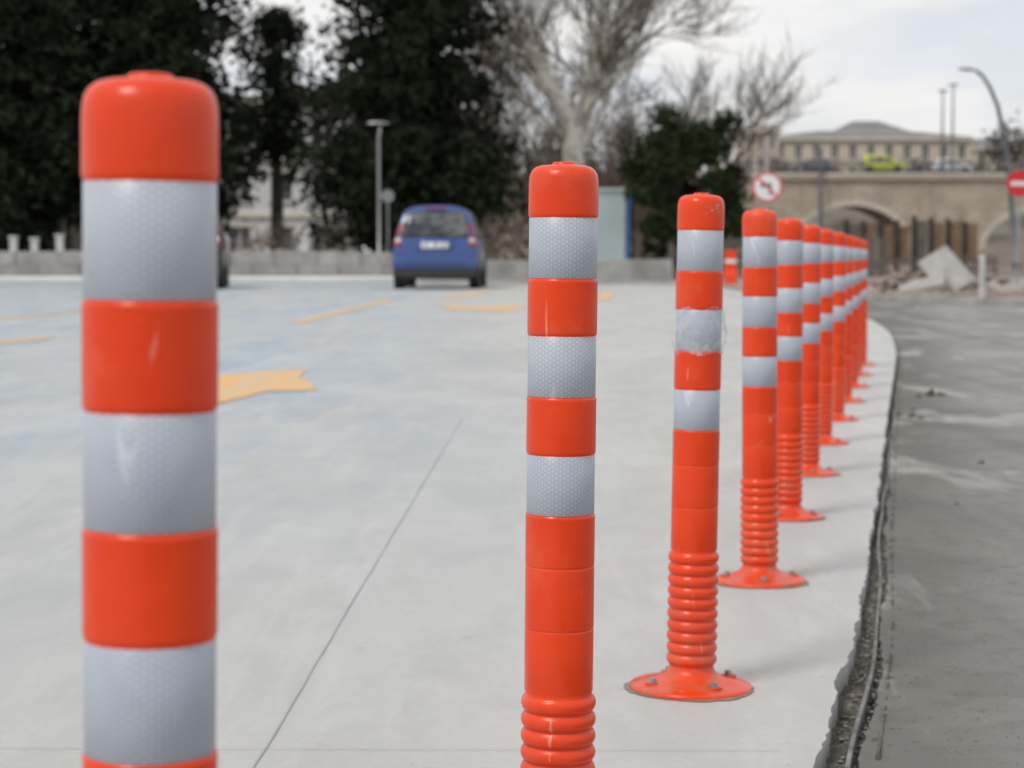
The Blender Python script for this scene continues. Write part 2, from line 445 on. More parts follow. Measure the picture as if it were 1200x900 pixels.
b.inputs['Base Color'].default_value=(.55,.40,.34,1); b.inputs['Roughness'].default_value=.8
nt.links.new(mp(nt,noise(nt,co,90,5,.7),.50,.56),b.inputs['Alpha'])
vs=[];fs=[]
for iv in range(6):
    for iu in range(14):
        a=R(-85+55*iu/13); z=.718+.014*iv/5
        r=.0357-(.0 if z<.728 else (z-.728)*.11)
        vs.append((r*math.cos(a)+.0113,r*math.sin(a),z))
for iv in range(5):
    for iu in range(13):
        a=iv*14+iu; fs.append((a,a+1,a+15,a+14))
mobj('cap_abrasion',vs,fs,m,B[2],True)

# ------------------------------------------------------------------ cars
M_glass,nt,b=newmat('car_glass'); b.inputs['Base Color'].default_value=(.03,.04,.045,1); b.inputs['Roughness'].default_value=.06
nt.links.new(mix(nt,mp(nt,noise(nt,coord(nt),2.2,3),.4,.6),(.03,.035,.04),(.14,.15,.14)),b.inputs['Base Color'])
M_tail=simple('tail_lamp_red',(.40,.010,.013),(.26,.007,.009),.15,9)
M_lampw=simple('lamp_clear',(.6,.6,.6),(.5,.5,.5),.15,9)
M_plate=simple('number_plate',(.78,.78,.76),(.7,.7,.69),.4,4)
M_blk=simple('black_trim',(.018,.018,.02),(.03,.03,.03),.55,9)
M_tyre=simple('tyre',(.022,.021,.02),(.045,.042,.038),.85,9)
M_rim=simple('wheel_rim',(.42,.43,.44),(.3,.3,.31),.35,9,.7)
LV=[(.26,.72,.05),(.34,.80,.0),(.46,.838,-.02),(.62,.85,.0),(.80,.85,.03),(.93,.835,.06),(1.0,.815,.08),(1.28,.735,.16),(1.50,.665,.26),(1.585,.58,.34),(1.635,.42,.40),(1.66,.18,.43)]
def car(name,loc,rot,c1,scale=1.0):
    e=empty(name,loc,(0,0,rot)); e.scale=(scale,)*3 if not isinstance(scale,tuple) else scale
    paint=simple('paint_'+name,c1,tuple(x*.85 for x in c1),.28,1.5,coat=.5)
    S=[(0,.93),(.05,.985),(.16,1),(.6,1),(1.3,1),(2.0,1),(2.5,1),(2.9,.995),(3.2,.99),(3.6,.97),(3.95,.90),(4.08,.78)]
    rf={2.5:.93,2.9:.52,3.2:.12}
    rows=[]
    for s,ws in S:
        row=[]
        for z,hx,rk in LV:
            zz=z; hh=hx*ws
            if z>1.0 and s>2.0:
                f=rf.get(s,0.0 if s>3.2 else 1.0); zz=1.0+(z-1.0)*f
            if s>3.2: zz=min(zz,.26+(zz-.26)*(1-(s-3.2)*.28))
            y=s+rk*max(0,1-s/1.3)
            row.append((hh,y,zz))
        rows.append(row)
    nl=len(LV); vs=[];
    for row in rows:
        vs+=[(x,y,z) for x,y,z in row]+[(-x,y,z) for x,y,z in reversed(row)]
    m2=2*nl; fs=[]
    for i in range(len(rows)-1):
        for k in range(m2):
            k2=(k+1)%m2; fs.append((i*m2+k,(i+1)*m2+k,(i+1)*m2+k2,i*m2+k2))
    for base,fl in ((0,False),((len(rows)-1)*m2,True)):
        for k in range(nl-1):
            f=(base+k,base+k+1,base+m2-2-k,base+m2-1-k); fs.append(f if not fl else f[::-1])
    o=mobj('body_shell',vs,fs,paint,e,True); s=o.modifiers.new('s','SUBSURF'); s.levels=2; s.render_levels=2
    zs=[l[0] for l in LV]; rk=[l[2] for l in LV]; hxs=[l[1] for l in LV]
    yr=lambda z: float(np.interp(z,zs,rk)); hx=lambda z: float(np.interp(z,zs,hxs))
    def panel(nm,z0,z1,xfun,mat,off,nx=12,nz=8):
        vs=[];fs=[]
        for i in range(nz+1):
            z=z0+(z1-z0)*i/nz; a,b_=xfun(z)
            for k in range(nx+1):
                x=a+(b_-a)*k/nx
                curve=.05*max(0,(abs(x)/hx(z))-.55)**2*4
                vs.append((x,yr(z)-off+curve,z))
        for i in range(nz):
            for k in range(nx):
                a=i*(nx+1)+k; fs.append((a,a+1,a+nx+2,a+nx+1))
        p=mobj(nm,vs,fs,mat,e,True); q=p.modifiers.new('so','SOLIDIFY'); q.thickness=.03; q.offset=-1
        return p
    panel('rear_window',1.05,1.50,lambda z:(-hx(z)*.86+.05*max(0,1.12-z),hx(z)*.86-.05*max(0,1.12-z)),M_glass,.012)
    panel('rear_window_seal',1.02,1.53,lambda z:(-hx(z)*.90,hx(z)*.90),M_blk,-.002)
    panel('tail_lamp_l',.84,1.26,lambda z:(-hx(z)*.975,-hx(z)*(.975-.16-.05*(1.26-z))),M_tail,.0,5,8)
    panel('tail_lamp_r',.84,1.26,lambda z:(hx(z)*(.975-.16-.05*(1.26-z)),hx(z)*.975),M_tail,.0,5,8)
    panel('reverse_lamp_l',.92,1.0,lambda z:(-hx(z)*.95,-hx(z)*.82),M_lampw,.012,3,2)
    panel('reverse_lamp_r',.92,1.0,lambda z:(hx(z)*.82,hx(z)*.95),M_lampw,.012,3,2)
    panel('number_plate',.80,.92,lambda z:(-.27,.27),M_plate,.03,2,2)
    t=MB()
    for k in range(7):
        if k in (2,5): continue
        t.box(-.22+k*.062,-.19+k*.062,-.004,.0,.82,.90)
    o=t.obj('plate_characters',M_blk,e); o.location=(0,yr(.86)-.032,0)
    panel('plate_recess',.76,.99,lambda z:(-.36,.36),paint,.012,4,4)
    b1=MB(); b1.box(-.835,.835,-.085,.12,.40,.60); b1.obj('rear_bumper',paint,e,bevel=.05)
    b2=MB(); b2.box(-.80,.80,-.065,.14,.24,.41); b2.box(-.60,.60,-.092,-.06,.49,.53); b2.obj('bumper_trim',M_blk,e,bevel=.02)
    b3=MB(); b3.box(-.20,.20,-.02,.02,1.585,1.615); o=b3.obj('third_brake_lamp',M_tail,e,bevel=.008); o.location=(0,.30,0)
    b4=MB(); b4.tube([(0,.10,1.06),(.16,.125,1.12),(.42,.15,1.18)],.012,5); o=b4.obj('rear_wiper',M_blk,e); o.location=(0,-.06,0)
    sg=MB()
    for s in (-1,1):
        for (ya,yb) in ((.62,1.25),(1.32,2.05),(2.12,2.72)):
            z0,z1=1.04,1.46
            yb2=yb-(.28 if yb>2.5 else 0)
            pts=[(s*(hx(z0)+.006),ya,z0),(s*(hx(z0)+.006),yb,z0),(s*(hx(z1)+.006),yb2,z1),(s*(hx(z1)+.006),ya+(.12 if ya<1 else 0),z1)]
            inn=[(s*(hx(z0)-.03),ya,z0),(s*(hx(z0)-.03),yb,z0),(s*(hx(z1)-.03),yb2,z1),(s*(hx(z1)-.03),ya,z1)]
            sg.add(pts+inn,[(0,1,2,3),(0,4,5,1),(1,5,6,2),(2,6,7,3),(3,7,4,0)])
    sg.obj('side_windows',M_glass,e)
    ws=MB(); ws.add([(-.70,3.12,1.06),(.70,3.12,1.06),(.60,2.52,1.56),(-.60,2.52,1.56)],[(0,1,2,3)]); ws.obj('windscreen',M_glass,e)
    mi=MB()
    for s in (-1,1): mi.box(s*.93-.08,s*.93+.08,2.62,2.72,1.02,1.16)
    mi.obj('wing_mirrors',M_blk,e,bevel=.03)
    hl=MB()
    for s in (-1,1): hl.box(s*.55-.14,s*.55+.14,3.98,4.08,.62,.76)
    hl.obj('headlamps',M_lampw,e,bevel=.03)
    for k,(sx,yy) in enumerate(((-1,.72),(1,.72),(-1,3.25),(1,3.25))):
        wm=MB(); x=sx*.745
        wm.tube([(x-.105,yy,.31),(x-.085,yy,.31),(x+.085,yy,.31),(x+.105,yy,.31)],[.275,.305,.305,.275],28,0)
        wm.tube([(x-.108,yy,.31),(x+.108,yy,.31)],.19,20,1)
        wm.tube([(x-.112,yy,.31),(x+.112,yy,.31)],.05,10,0)
        wm.tube([(sx*.80,yy,.33),(sx*.853,yy,.33)],.365,28,2)
        wm.obj('wheel_%d'%(k+1),[M_tyre,M_rim,M_blk],e)
    ub=MB(); ub.box(-.68,.68,.15,3.9,.20,.30); ub.tube([(-.45,-.03,.25),(-.45,.5,.25)],.03,8); ub.obj('underbody',M_blk,e)
    return e
car('blue_car',(-1.52,40.4,0),R(-2),(.028,.072,.25))
car('black_suv',(-6.55,40.2,0),R(6),(.008,.009,.010),1.03)

# ------------------------------------------------------------------ low walls, kerb
def blockwall(name,a,b,h,th,bl,mat,course=1):
    mb=MB(); a=Vector(a);b=Vector(b);L=(b-a).length
    n=int(L/bl); hh=h/course
    for c in range(course):
        for i in range(n):
            x0=i*bl+.01+(bl/2 if c%2 else 0); z1=(c+1)*hh-.008+random.uniform(-.025,.025)*(c==course-1)
            d=random.uniform(-.02,.02)
            mb.box(x0,x0+bl-.02,d,th+d,c*hh-.1 if c==0 else c*hh,z1)
    o=mb.obj(name,mat,bevel=.012); o.location=(a.x,a.y,0); o.rotation_euler=(0,0,math.atan2(b.y-a.y,b.x-a.x)); return o
blockwall('low_block_wall',(-48,57.2),(-1.6,57.0),.78,.4,1.2,M_block,2)
blockwall('low_block_wall',(-2.2,48.8),(4.3,48.4),.58,.4,1.5,M_block,1)
k=MB(); k.box(-48,-1.8,52.3,56.9,0.002,.10); k.obj('raised_pavement',M_pale,bevel=.02)
k=MB(); k.box(-2.1,3.9,47.2,48.2,.002,.06); k.obj('kerb',M_kerb,bevel=.01)
kp=[(5.0,31.1),(6.8,27.1),(16,20.6),(45,10.1)]
k=MB()
for (a,b) in zip(kp[:-1],kp[1:]):
    a=Vector((*a,0));b=Vector((*b,0));L=(b-a).length;d=(b-a)/L;p=Vector((-d.y,d.x,0))
    if p.y<0:p=-p
    nn=int(L/.9)+1
    for i in range(nn):
        q0=a+d*(L*i/nn+.01);q1=a+d*(L*(i+1)/nn-.01)
        c=[q0,q1,q1+p*.16,q0+p*.16]; zt=.09+random.uniform(-.01,.01)
        k.add([(v.x,v.y,-.1) for v in c]+[(v.x,v.y,zt) for v in c],[(4,5,6,7),(0,1,5,4),(1,2,6,5),(2,3,7,6),(3,0,4,7)])
k.obj('road_kerb',M_kerb)
M_pave=simple('pale_dirt_verge',(.36,.34,.31),(.23,.21,.185),.95,1.4,bmp=.5)
slabpoly('verge',[(5.06,31.3),(6.9,27.3),(16.1,20.8),(45,10.4),(60,60),(4.4,60),(4.45,34)],-.108,.03,M_pave)

# ------------------------------------------------------------------ foliage
def leafmat(name,c1,c2,c3,spec=.1):
    m,nt,b=newmat(name); co=coord(nt)
    c=mix(nt,mp(nt,noise(nt,co,1.1,3),.35,.65),c1,c2)
    c=mix(nt,mp(nt,noise(nt,co,9,1),.5,.75),c,c3)
    nt.links.new(c,b.inputs['Base Color']); b.inputs['Roughness'].default_value=.85
    b.inputs['Specular IOR Level'].default_value=spec
    return m
M_con=leafmat('conifer_foliage',(.008,.013,.007),(.016,.024,.012),(.032,.038,.018))
M_pine=leafmat('pine_foliage',(.014,.023,.010),(.030,.043,.017),(.050,.060,.024))
def leaves(name,C,size,mat,parent,elong=2.2,seed=0):
    r=np.random.default_rng(seed); n=len(C)
    d=r.normal(size=(n,3)); d/=np.linalg.norm(d,axis=1)[:,None]
    e=r.normal(size=(n,3)); e=np.cross(d,e); e/=np.linalg.norm(e,axis=1)[:,None]
    s=(size*r.uniform(.5,1.4,n))[:,None]
    V=np.stack([C-d*s*elong/2,C+e*s/2,C+d*s*elong/2,C-e*s/2],1).reshape(-1,3)
    me=bpy.data.meshes.new(name); me.vertices.add(4*n); me.loops.add(4*n); me.polygons.add(n)
    me.vertices.foreach_set('co',V.ravel()); me.loops.foreach_set('vertex_index',np.arange(4*n,dtype=np.int32))
    me.polygons.foreach_set('loop_start',np.arange(0,4*n,4,dtype=np.int32)); me.polygons.foreach_set('loop_total',np.full(n,4,dtype=np.int32))
    me.materials.append(mat); me.update(calc_edges=True)
    return link(bpy.data.objects.new(name,me),parent)
def conifer(name,loc,H,Rm,z0,nbr,per,seed,size=.085,px=.55,droop=.25):
    r=np.random.default_rng(seed); e=empty(name,loc)
    tr=MB(); tr.tube([(0,0,-.1),(.05,0,H*.3),(0,.05,H*.7),(0,0,H)],[.28,.22,.12,.03],10)
    C=[]
    for i in range(nbr):
        t=r.random()**1.3; z=z0+(H-z0)*t
        L=Rm*(min(1,.5+t*5))*(1-t)**px*r.uniform(.5,1.15)
        a=r.random()*2*math.pi; up=r.uniform(-.15,.25)
        npt=5; ps=[]
        for k in range(npt):
            q=k/(npt-1); ps.append((L*q*math.cos(a),L*q*math.sin(a),z+L*q*up-droop*L*q*q))
        tr.tube(ps,[.05*(1-q/npt)+.008 for q in range(npt)],3,cap=False)
        ncl=max(3,int(L*3.6))
        for c in range(ncl):
            q=.15+.85*((c+r.random())/ncl); p=np.array([L*q*math.cos(a),L*q*math.sin(a),z+L*q*up-droop*L*q*q])
            w=.16+.28*(1-abs(q-.6))
            pts=p+r.normal(size=(per,3))*np.array([w,w,w*.55])
            pts[:,2]-=np.abs(r.normal(size=per))*.12
            C.append(pts)
    C=np.concatenate(C); C=C[C[:,2]<H+.3]; tr.obj('trunk_and_branches',M_bark,e)
    leaves('foliage',C,size,M_con,e,2.0,seed+1); return e
conifer('conifer_tree',(-3.15,62,0),15,3.5,1.2,430,14,11,.155,.42)
conifer('conifer_tree',(-10.4,62.5,0),16,2.9,1.5,370,14,12,.16,.42)
conifer('conifer_tree',(-14.9,61.5,0),17,3.3,1.3,430,14,13,.16,.42)
conifer('conifer_tree',(-12.8,67.5,0),16,3.0,1.6,320,12,18,.18,.42)
conifer('conifer_tree',(-20.2,63,0),16,3.6,1.0,260,13,14,.18,.40)
conifer('conifer_tree',(-8.5,74,0),9.4,1.9,4.4,110,12,15,.14,.45)

def pine(name,loc,seed):
    r=np.random.default_rng(seed); e=empty(name,loc); tr=MB(); C=[]
    tr.tube([(0,0,-.1),(.06,0,1.0),(-.05,0,2.2),(.05,0,3.4),(0,0,4.2)],[.14,.12,.09,.06,.02],8)
    cl=[(-.35,0,4.40,.42),(-.2,.2,3.95,.55),(1.25,0,4.25,.36),(1.05,.2,3.85,.5),(.35,-.2,3.85,.45),(-.95,0,3.55,.5)]
    for i in range(36):
        a=r.random()*6.28; z=1.35+r.random()*2.4; rr=(1.65 if z<3.2 else 1.3)*r.uniform(.35,1.0)
        cl.append((rr*math.cos(a),rr*math.sin(a),z,r.uniform(.26,.48)))
    for x,y,z,s in cl:
        tr.tube([(0,0,max(.9,z-.7)),(x*.5,y*.5,z-.35),(x,y,z)],[.05,.035,.012],5,cap=False)
        n=int(900*s); d=r.normal(size=(n,3)); d/=np.linalg.norm(d,axis=1)[:,None]
        rad=s*(r.uniform(.2,1.4,n)[:,None]**.8)
        C.append(np.array([x,y,z])+d*rad*np.array([1.1,1.1,.75]))
    tr.obj('trunk_and_branches',M_bark,e); leaves('foliage',np.concatenate(C),.075,M_pine,e,2.6,seed+1); return e
pine('pine_tree',(4.5,55,0),31)

def barktree(name,loc,seed,limbs,mat,twigmat,depth=4,kids=(5,5,5,5),trunk=None,spread=.55,rmin=.009):
    r=random.Random(seed); e=empty(name,loc); mb=MB(); tw=MB()
    def grow(p,d,L,rad,lev):
        n=5 if lev<2 else 3; pts=[p]; q=p.copy(); dd=d.copy()
        for i in range(n):
            dd=(dd+Vector((r.gauss(0,.13),r.gauss(0,.13),r.gauss(.03,.10)))).normalized()
            q=q+dd*(L/n); pts.append(q.copy())
        rr=[rad*(1-.6*i/n) for i in range(n+1)]
        (mb if rad>.03 else tw).tube(pts,rr,(8 if rad>.1 else 5) if rad>.03 else 3,cap=False)
        if lev>=depth: return
        kk=kids[lev]
        for k in range(kk):
            t=r.uniform(.3,1.0) if k<kk-1 else 1.0
            idx=min(n,int(t*n)); pp=pts[idx]
            ax=Vector((r.gauss(0,1),r.gauss(0,1),r.gauss(0,.6)))
            nd=(dd+ax.normalized()*r.uniform(spread*.6,spread*1.5)+Vector((0,0,.10))).normalized()
            grow(pp,nd,L*r.uniform(.5,.78),max(rmin,rr[idx]*r.uniform(.45,.7)),lev+1)
    tp,tr_=trunk
    mb.tube(tp,tr_,12,cap=False)
    for (p,d,L,rad) in limbs: grow(Vector(p),Vector(d).normalized(),L,rad,0)
    mb.obj('trunk_and_limbs',mat,e,True); tw.obj('twigs',twigmat,e); return e
m,nt,b=newmat('plane_bark'); co=coord(nt)
c=mix(nt,mp(nt,noise(nt,co,1.5,5,.6,.5),.46,.62),(.64,.62,.57),(.36,.32,.27)); nt.links.new(c,b.inputs['Base Color']); b.inputs['Roughness'].default_value=.85
M_plane=m
M_twig=simple('twig_bark',(.19,.145,.12),(.12,.095,.08),.9,1)
barktree('plane_tree',(2.2,75,0),5,
   [((0,0,5.0),(-.16,0,1),4.8,.34),((.12,0,5.0),(.34,.1,1),4.8,.30),((.1,0,5.2),(.05,-.4,1),4.2,.2),((.2,0,6.6),(.9,.1,.55),4.0,.15),((-.1,0,6.2),(-.8,.2,.8),3.6,.14),((.15,0,4.4),(.8,-.3,.9),3.2,.13),((-.1,0,4.8),(-.7,-.3,.7),2.8,.11)],
   M_plane,M_twig,4,(6,6,5,5),trunk=([(0,0,-.1),(-.12,0,1.5),(.08,0,3.2),(.02,0,4.3),(0,0,5.3)],[.52,.44,.41,.38,.33]),rmin=.012)
barktree('bare_tree',(7.6,84,0),6,[((0,0,3.0),(-.2,0,1),3.0,.14),((0,0,3.0),(.5,0,1),3.2,.13),((0,0,3.6),(1,0,.6),3.4,.11)],M_twig,M_twig,4,(5,5,4,4),trunk=([(0,0,-.1),(0,0,3.6)],[.22,.15]),rmin=.013)
for i,(x,y,hh) in enumerate(((.2,88,4.8),(3.4,92,4.4),(-1.2,96,4.8),(6.0,98,3.0))):
    barktree('bare_tree',(x,y,0),20+i,[((0,0,1.6),(-.3,0,1),hh,.13),((0,0,1.6),(.35,.2,1),hh,.13),((0,0,1.4),(.8,-.2,.8),hh*.7,.10),((0,0,1.4),(-.8,-.2,.8),hh*.7,.10)],M_twig,M_twig,4,(6,5,4,4),trunk=([(0,0,-.1),(0,0,1.7)],[.22,.16]),rmin=.015)
for i,(x,y) in enumerate(((-.6,58.6),(-7.0,60.0),(-5.4,60.5),(1.0,56.5),(-12.4,59.6))):
    barktree('bare_shrub',(x,y,0),40+i,[((0,0,0),(a,random.uniform(-.3,.3),1),.9,.03) for a in (-.7,-.3,.05,.4,.8)],M_twig,M_twig,3,(5,4,4,4),trunk=([(0,0,-.1),(0,0,.1)],[.06,.05]))

# ------------------------------------------------------------------ buildings
M_wallw=simple('pale_render',(.66,.66,.65),(.52,.52,.52),.9,.25)
M_beige=simple('beige_render',(.60,.53,.44),(.48,.42,.345),.9,.2)
M_roof=simple('grey_roof',(.15,.15,.16),(.21,.20,.20),.8,.3)
M_win=simple('window_glass',(.06,.07,.08),(.14,.15,.16),.15,.6)
M_trim=simple('stone_trim',(.60,.54,.46),(.50,.45,.38),.85,.5)
def building(name,x0,x1,y,z0,z1,dep,floors,bays,wall,roofh=0,winw=.45,winh=.6):
    e=empty(name,(x0,y,z0)); W=x1-x0; H=z1-z0; fh=H/floors; bw=W/bays
    wl=MB(); wn=MB(); tr=MB()
    wl.box(0,W,.25,dep,0,H)
    for b_ in range(bays+1):
        c=b_*bw; hw=bw*(1-winw)/2
        wl.box(max(0,c-hw),min(W,c+hw),0,.248,0,H)
    for f in range(floors):
        zb=f*fh; za=zb+fh*(1-winh)*.55; zt=za+fh*winh
        for b_ in range(bays):
            xa=b_*bw+bw*(1-winw)/2+.002; xb=(b_+1)*bw-bw*(1-winw)/2-.002
            wl.box(xa,xb,.003,.247,zb,za); wl.box(xa,xb,.003,.247,zt,zb+fh)
            wn.box(xa,xb,.17,.24,za,zt)
            tr.box(xa-.12,xb+.12,-.12,.001,za-.16,za-.01)
            xm=(xa+xb)/2; tr.box(xm-.05,xm+.05,.12,.168,za,zt)
            tr.box(xa-.08,xb+.08,-.10,.001,zt+.01,zt+.22)
        if f: tr.box(-.1,W+.1,-.14,-.002,zb-.12,zb+.05)
    tr.box(-.35,W+.35,-.40,dep+.3,H+.004,H+.45)
    wl.obj('walls',wall,e); wn.obj('windows',M_win,e); tr.obj('trim',M_trim,e)
    if roofh:
        rf=MB(); zz=H+.46; a=dep/2
        rf.add([(-.4,-.4,zz),(W+.4,-.4,zz),(W+.4,dep+.4,zz),(-.4,dep+.4,zz),(min(a,W*.3),a,zz+roofh),(W-min(a,W*.3),a,zz+roofh)],[(0,1,5,4),(1,2,5),(2,3,4,5),(3,0,4)])
        rf.obj('roof',M_roof,e)
    return e
building('apartment_building',-30,-8.0,98,0,7.8,10,3,11,M_wallw,0,.5,.5)
building('stone_mansion',33.0,58.4,262,9.6,15.3,14,2,11,M_beige,1.2,.38,.58)
building('stone_mansion',42.5,51.2,268,9.6,16.4,10,2,4,M_beige,1.6,.4,.6)
building('stone_mansion',28.0,32.4,250,8,15.6,9,3,3,M_beige,.8,.4,.55)
building('stone_mansion',62,80,300,8,16,12,3,7,M_beige,1.5,.4,.55)
M_hill=simple('hill_scrub',(.16,.13,.10),(.24,.22,.19),.95,.12,bmp=.5)
vs=[];fs=[];nx,ny=90,10
for jn in range(ny+1):
    for i in range(nx+1):
        x=-150+400*i/nx; t=jn/ny; h=10+4*math.sin(x*.02+1)+2*math.sin(x*.09)
        hz=h*(1-(1-t)**2)*(1/(1+math.exp(-(x-22)/4)))
        vs.append((x,236+t*70,hz-.3+random.uniform(-.3,.3)))
for jn in range(ny):
    for i in range(nx):
        a=jn*(nx+1)+i; fs.append((a,a+1,a+nx+2,a+nx+1))
mobj('hill',vs,fs,M_hill,smooth=True)
def treemass(name,boxes,n,mat,size,seed):
    r=np.random.default_rng(seed); C=[]
    for (x0,x1,y0,y1,z0,z1,k) in boxes:
        for i in range(k):
            c=np.array([r.uniform(x0,x1),r.uniform(y0,y1),z0]); h=(z1-z0)*r.uniform(.55,1)
            p=r.normal(size=(n,3))*np.array([h*.22,h*.22,h*.26])+c+np.array([0,0,h*.55]); C.append(p)
    C=np.concatenate(C); C=C[C[:,2]>-.1]
    return leaves(name,C,size,mat,None,2.5,seed)
M_brn=leafmat('bare_crown',(.11,.09,.075),(.16,.135,.115),(.20,.18,.16))
treemass('distant_trees',[(57,90,245,258,9,16.5,20),(74,110,255,280,10,21,10),(30,56,240,250,8,11.5,14)],600,M_brn,.40,3)
M_dull=leafmat('dull_foliage',(.05,.055,.035),(.09,.08,.055),(.12,.11,.08))
treemass('tree_belt',[(-60,6,150,165,0,9,22),(4,22,150,160,0,7,7)],650,M_dull,.42,4)

# ------------------------------------------------------------------ bridge
def bridge():
    e=empty('stone_arch_bridge',(0,200,0))
    m,nt,b=newmat('bridge_stone'); co=coord(nt)
    sw=N(nt,'ShaderNodeSeparateXYZ'); nt.links.new(co,sw.inputs[0]); cb=N(nt,'ShaderNodeCombineXYZ')
    nt.links.new(sw.outputs[0],cb.inputs[0]); nt.links.new(sw.outputs[2],cb.inputs[1])
    br=N(nt,'ShaderNodeTexBrick'); nt.links.new(cb.outputs[0],br.inputs['Vector'])
    br.inputs['Scale'].default_value=1; br.inputs['Brick Width'].default_value=1.1; br.inputs['Row Height'].default_value=.45
    br.inputs['Mortar Size'].default_value=.03
    br.inputs['Color1'].default_value=(.50,.43,.34,1); br.inputs['Color2'].default_value=(.42,.355,.28,1); br.inputs['Mortar'].default_value=(.27,.23,.185,1)
    c=mix(nt,mp(nt,noise(nt,co,.35,5,.65),.40,.66,0,.7),br.outputs[0],(.28,.235,.19))
    c=mix(nt,mp(nt,noise(nt,mapping(nt,co,(1,1,.15)),.9,4),.52,.70,0,.6),c,(.19,.165,.14))
    nt.links.new(c,b.inputs['Base Color']); b.inputs['Roughness'].default_value=.92
    arches=[(33.1,5.6,5.0),(51.6,5.6,4.6),(69.9,5.6,5.0),(14.8,5.6,5.0)]
    zspr=1.2; top=8.4; W=9
    def za(x):
        for cx,hw,pk in arches:
            if abs(x-cx)<hw: return zspr+(pk+.5-zspr)*math.sqrt(max(0,1-((x-cx)/hw)**2))
        return -.3
    xs=[-8.0]
    for cx,hw,pk in sorted(arches):
        xs.append(cx-hw-.0001)
        xs+=[cx-hw*math.cos(math.pi*i/40) for i in range(41)]
        xs.append(cx+hw+.0001)
    xs.append(110); vs=[];fs=[]
    for x in xs:
        z=za(x); vs+=[(x,0,z),(x,0,top),(x,W,z),(x,W,top)]
    for i in range(len(xs)-1):
        a=i*4;b_=a+4
        fs+=[(a,b_,b_+1,a+1),(a+2,a+3,b_+3,b_+2),(a,a+2,b_+2,b_),(a+1,b_+1,b_+3,a+3)]
    mobj('spandrel_walls',vs,fs,m,e)
    t=MB()
    t.box(-8,110,-.35,-.003,top-.35,top); t.box(-8,110,-.5,W+.5,top+.003,top+.3)
    for cx,hw,pk in arches:
        n=26
        for i in range(n):
            a0=math.pi*i/n+.008;a1=math.pi*(i+1)/n-.008
            P=[]
            for a,rr in ((a0,0),(a1,0),(a1,.55),(a0,.55)):
                P.append((cx-(hw+rr)*math.cos(a),zspr+(pk+.5-zspr+rr)*math.sin(a)))
            t.add([(x,-.14,z) for x,z in P]+[(x,-.004,z) for x,z in P],[(0,1,2,3),(0,4,5,1),(1,5,6,2),(2,6,7,3),(3,7,4,0)])
    t.obj('stone_dressings',M_trim,e)
    pr=MB()
    for px in (24.0,42.35,60.7,79): pr.box(px-1.1,px+1.1,-.7,-.36,-.1,top-3.4)
    pr.obj('piers',m,e,bevel=.1)
    rl=MB(); x=-8
    while x<110:
        rl.box(x-.05,x+.05,-.3,-.2,top+.302,top+1.25); x+=.55
    rl.box(-8,110,-.31,-.19,top+1.252,top+1.36); x=-8
    while x<110: rl.box(x-.2,x+.2,-.42,-.08,top+.301,top+1.5); x+=6
    rl.obj('railing',M_roof,e)
    rd=MB(); rd.box(-8,110,.4,W-.4,top+.302,top+.33); rd.obj('bridge_deck',M_asph,e)
bridge()
car('yellow_green_van',(34.3,202.5,8.73),R(-90),(.48,.54,.03),(1.05,1.08,1.12))
car('silver_car',(41.6,203.5,8.73),R(-90),(.55,.57,.60),.95)
car('dark_car',(31.6,204,8.73),R(90),(.05,.06,.08),.95)

def mast(name,x,y,z0,z1,r=.12,arm=False):
    mb=MB(); mb.tube([(x,y,z0),(x,y,z1)],[r*1.3,r*.6],8)
    if arm: mb.box(x-.4,x+.4,y-.15,y+.15,z1,z1+.18)
    return mb.obj(name,M_pole)
M_pole=simple('painted_pole',(.12,.13,.15),(.18,.19,.20),.5,4,.3)
mast('light_mast',42.0,201,8.3,16.6,.12,True); mast('light_mast',43.0,201,8.3,17.2,.12,True)
mast('flag_pole',23.9,206,8.3,16.6,.10); mast('utility_pole',29.9,199,0,11.0,.22)
# ------------------------------------------------------------------ street lamps
def lamp(name,x,y,pts,head,r0,r1,mat=M_pole):
    e=empty(name,(x,y,0)); mb=MB(); n=len(pts)
    mb.tube(pts,[r0+(r1-r0)*i/(n-1) for i in range(n)],12); mb.tube([(pts[0][0],0,-.1),(pts[0][0],0,.35)],r0*1.5,12)
    mb.obj('pole',mat,e,True)
    hx_,hz,L,ang=head
    seg=12; vs=[];fs=[]
    prof=[(0,.03,.03),(.12,.10,.05),(.4,.16,.085),(.75,.17,.08),(.95,.10,.05),(1,.02,.02)]
    for t,wy,hz2 in prof:
        for k_ in range(seg):
            a=2*math.pi*k_/seg; s_=math.sin(a); vs.append((-t*L,wy*math.cos(a)*L,hz2*L*1.5*(s_ if s_>0 else s_*.35)))
    for i in range(len(prof)-1):
        for k_ in range(seg):
            fs.append((i*seg+k_,i*seg+(k_+1)%seg,(i+1)*seg+(k_+1)%seg,(i+1)*seg+k_))
    o=mobj('lamp_head',vs,fs,mat,e,True); o.location=(hx_,0,hz); o.rotation_euler=(0,ang,0)
    return e
cv=[(.95,0,0),(.72,0,2.5),(.50,0,4.6),(.28,0,6.0),(.0,0,7.2),(-.35,0,8.0),(-.68,0,8.5),(-.95,0,8.7)]
lamp('street_lamp',21.2,90,cv,(-.9,8.72,.85,R(3)),.13,.07)
lamp('street_lamp',-3.75,57.9,[(0,0,0),(0,0,2),(0,0,4.0),(.05,0,4.3),(.1,0,4.35)],(.30,4.36,.65,0),.05,.03,M_steel)

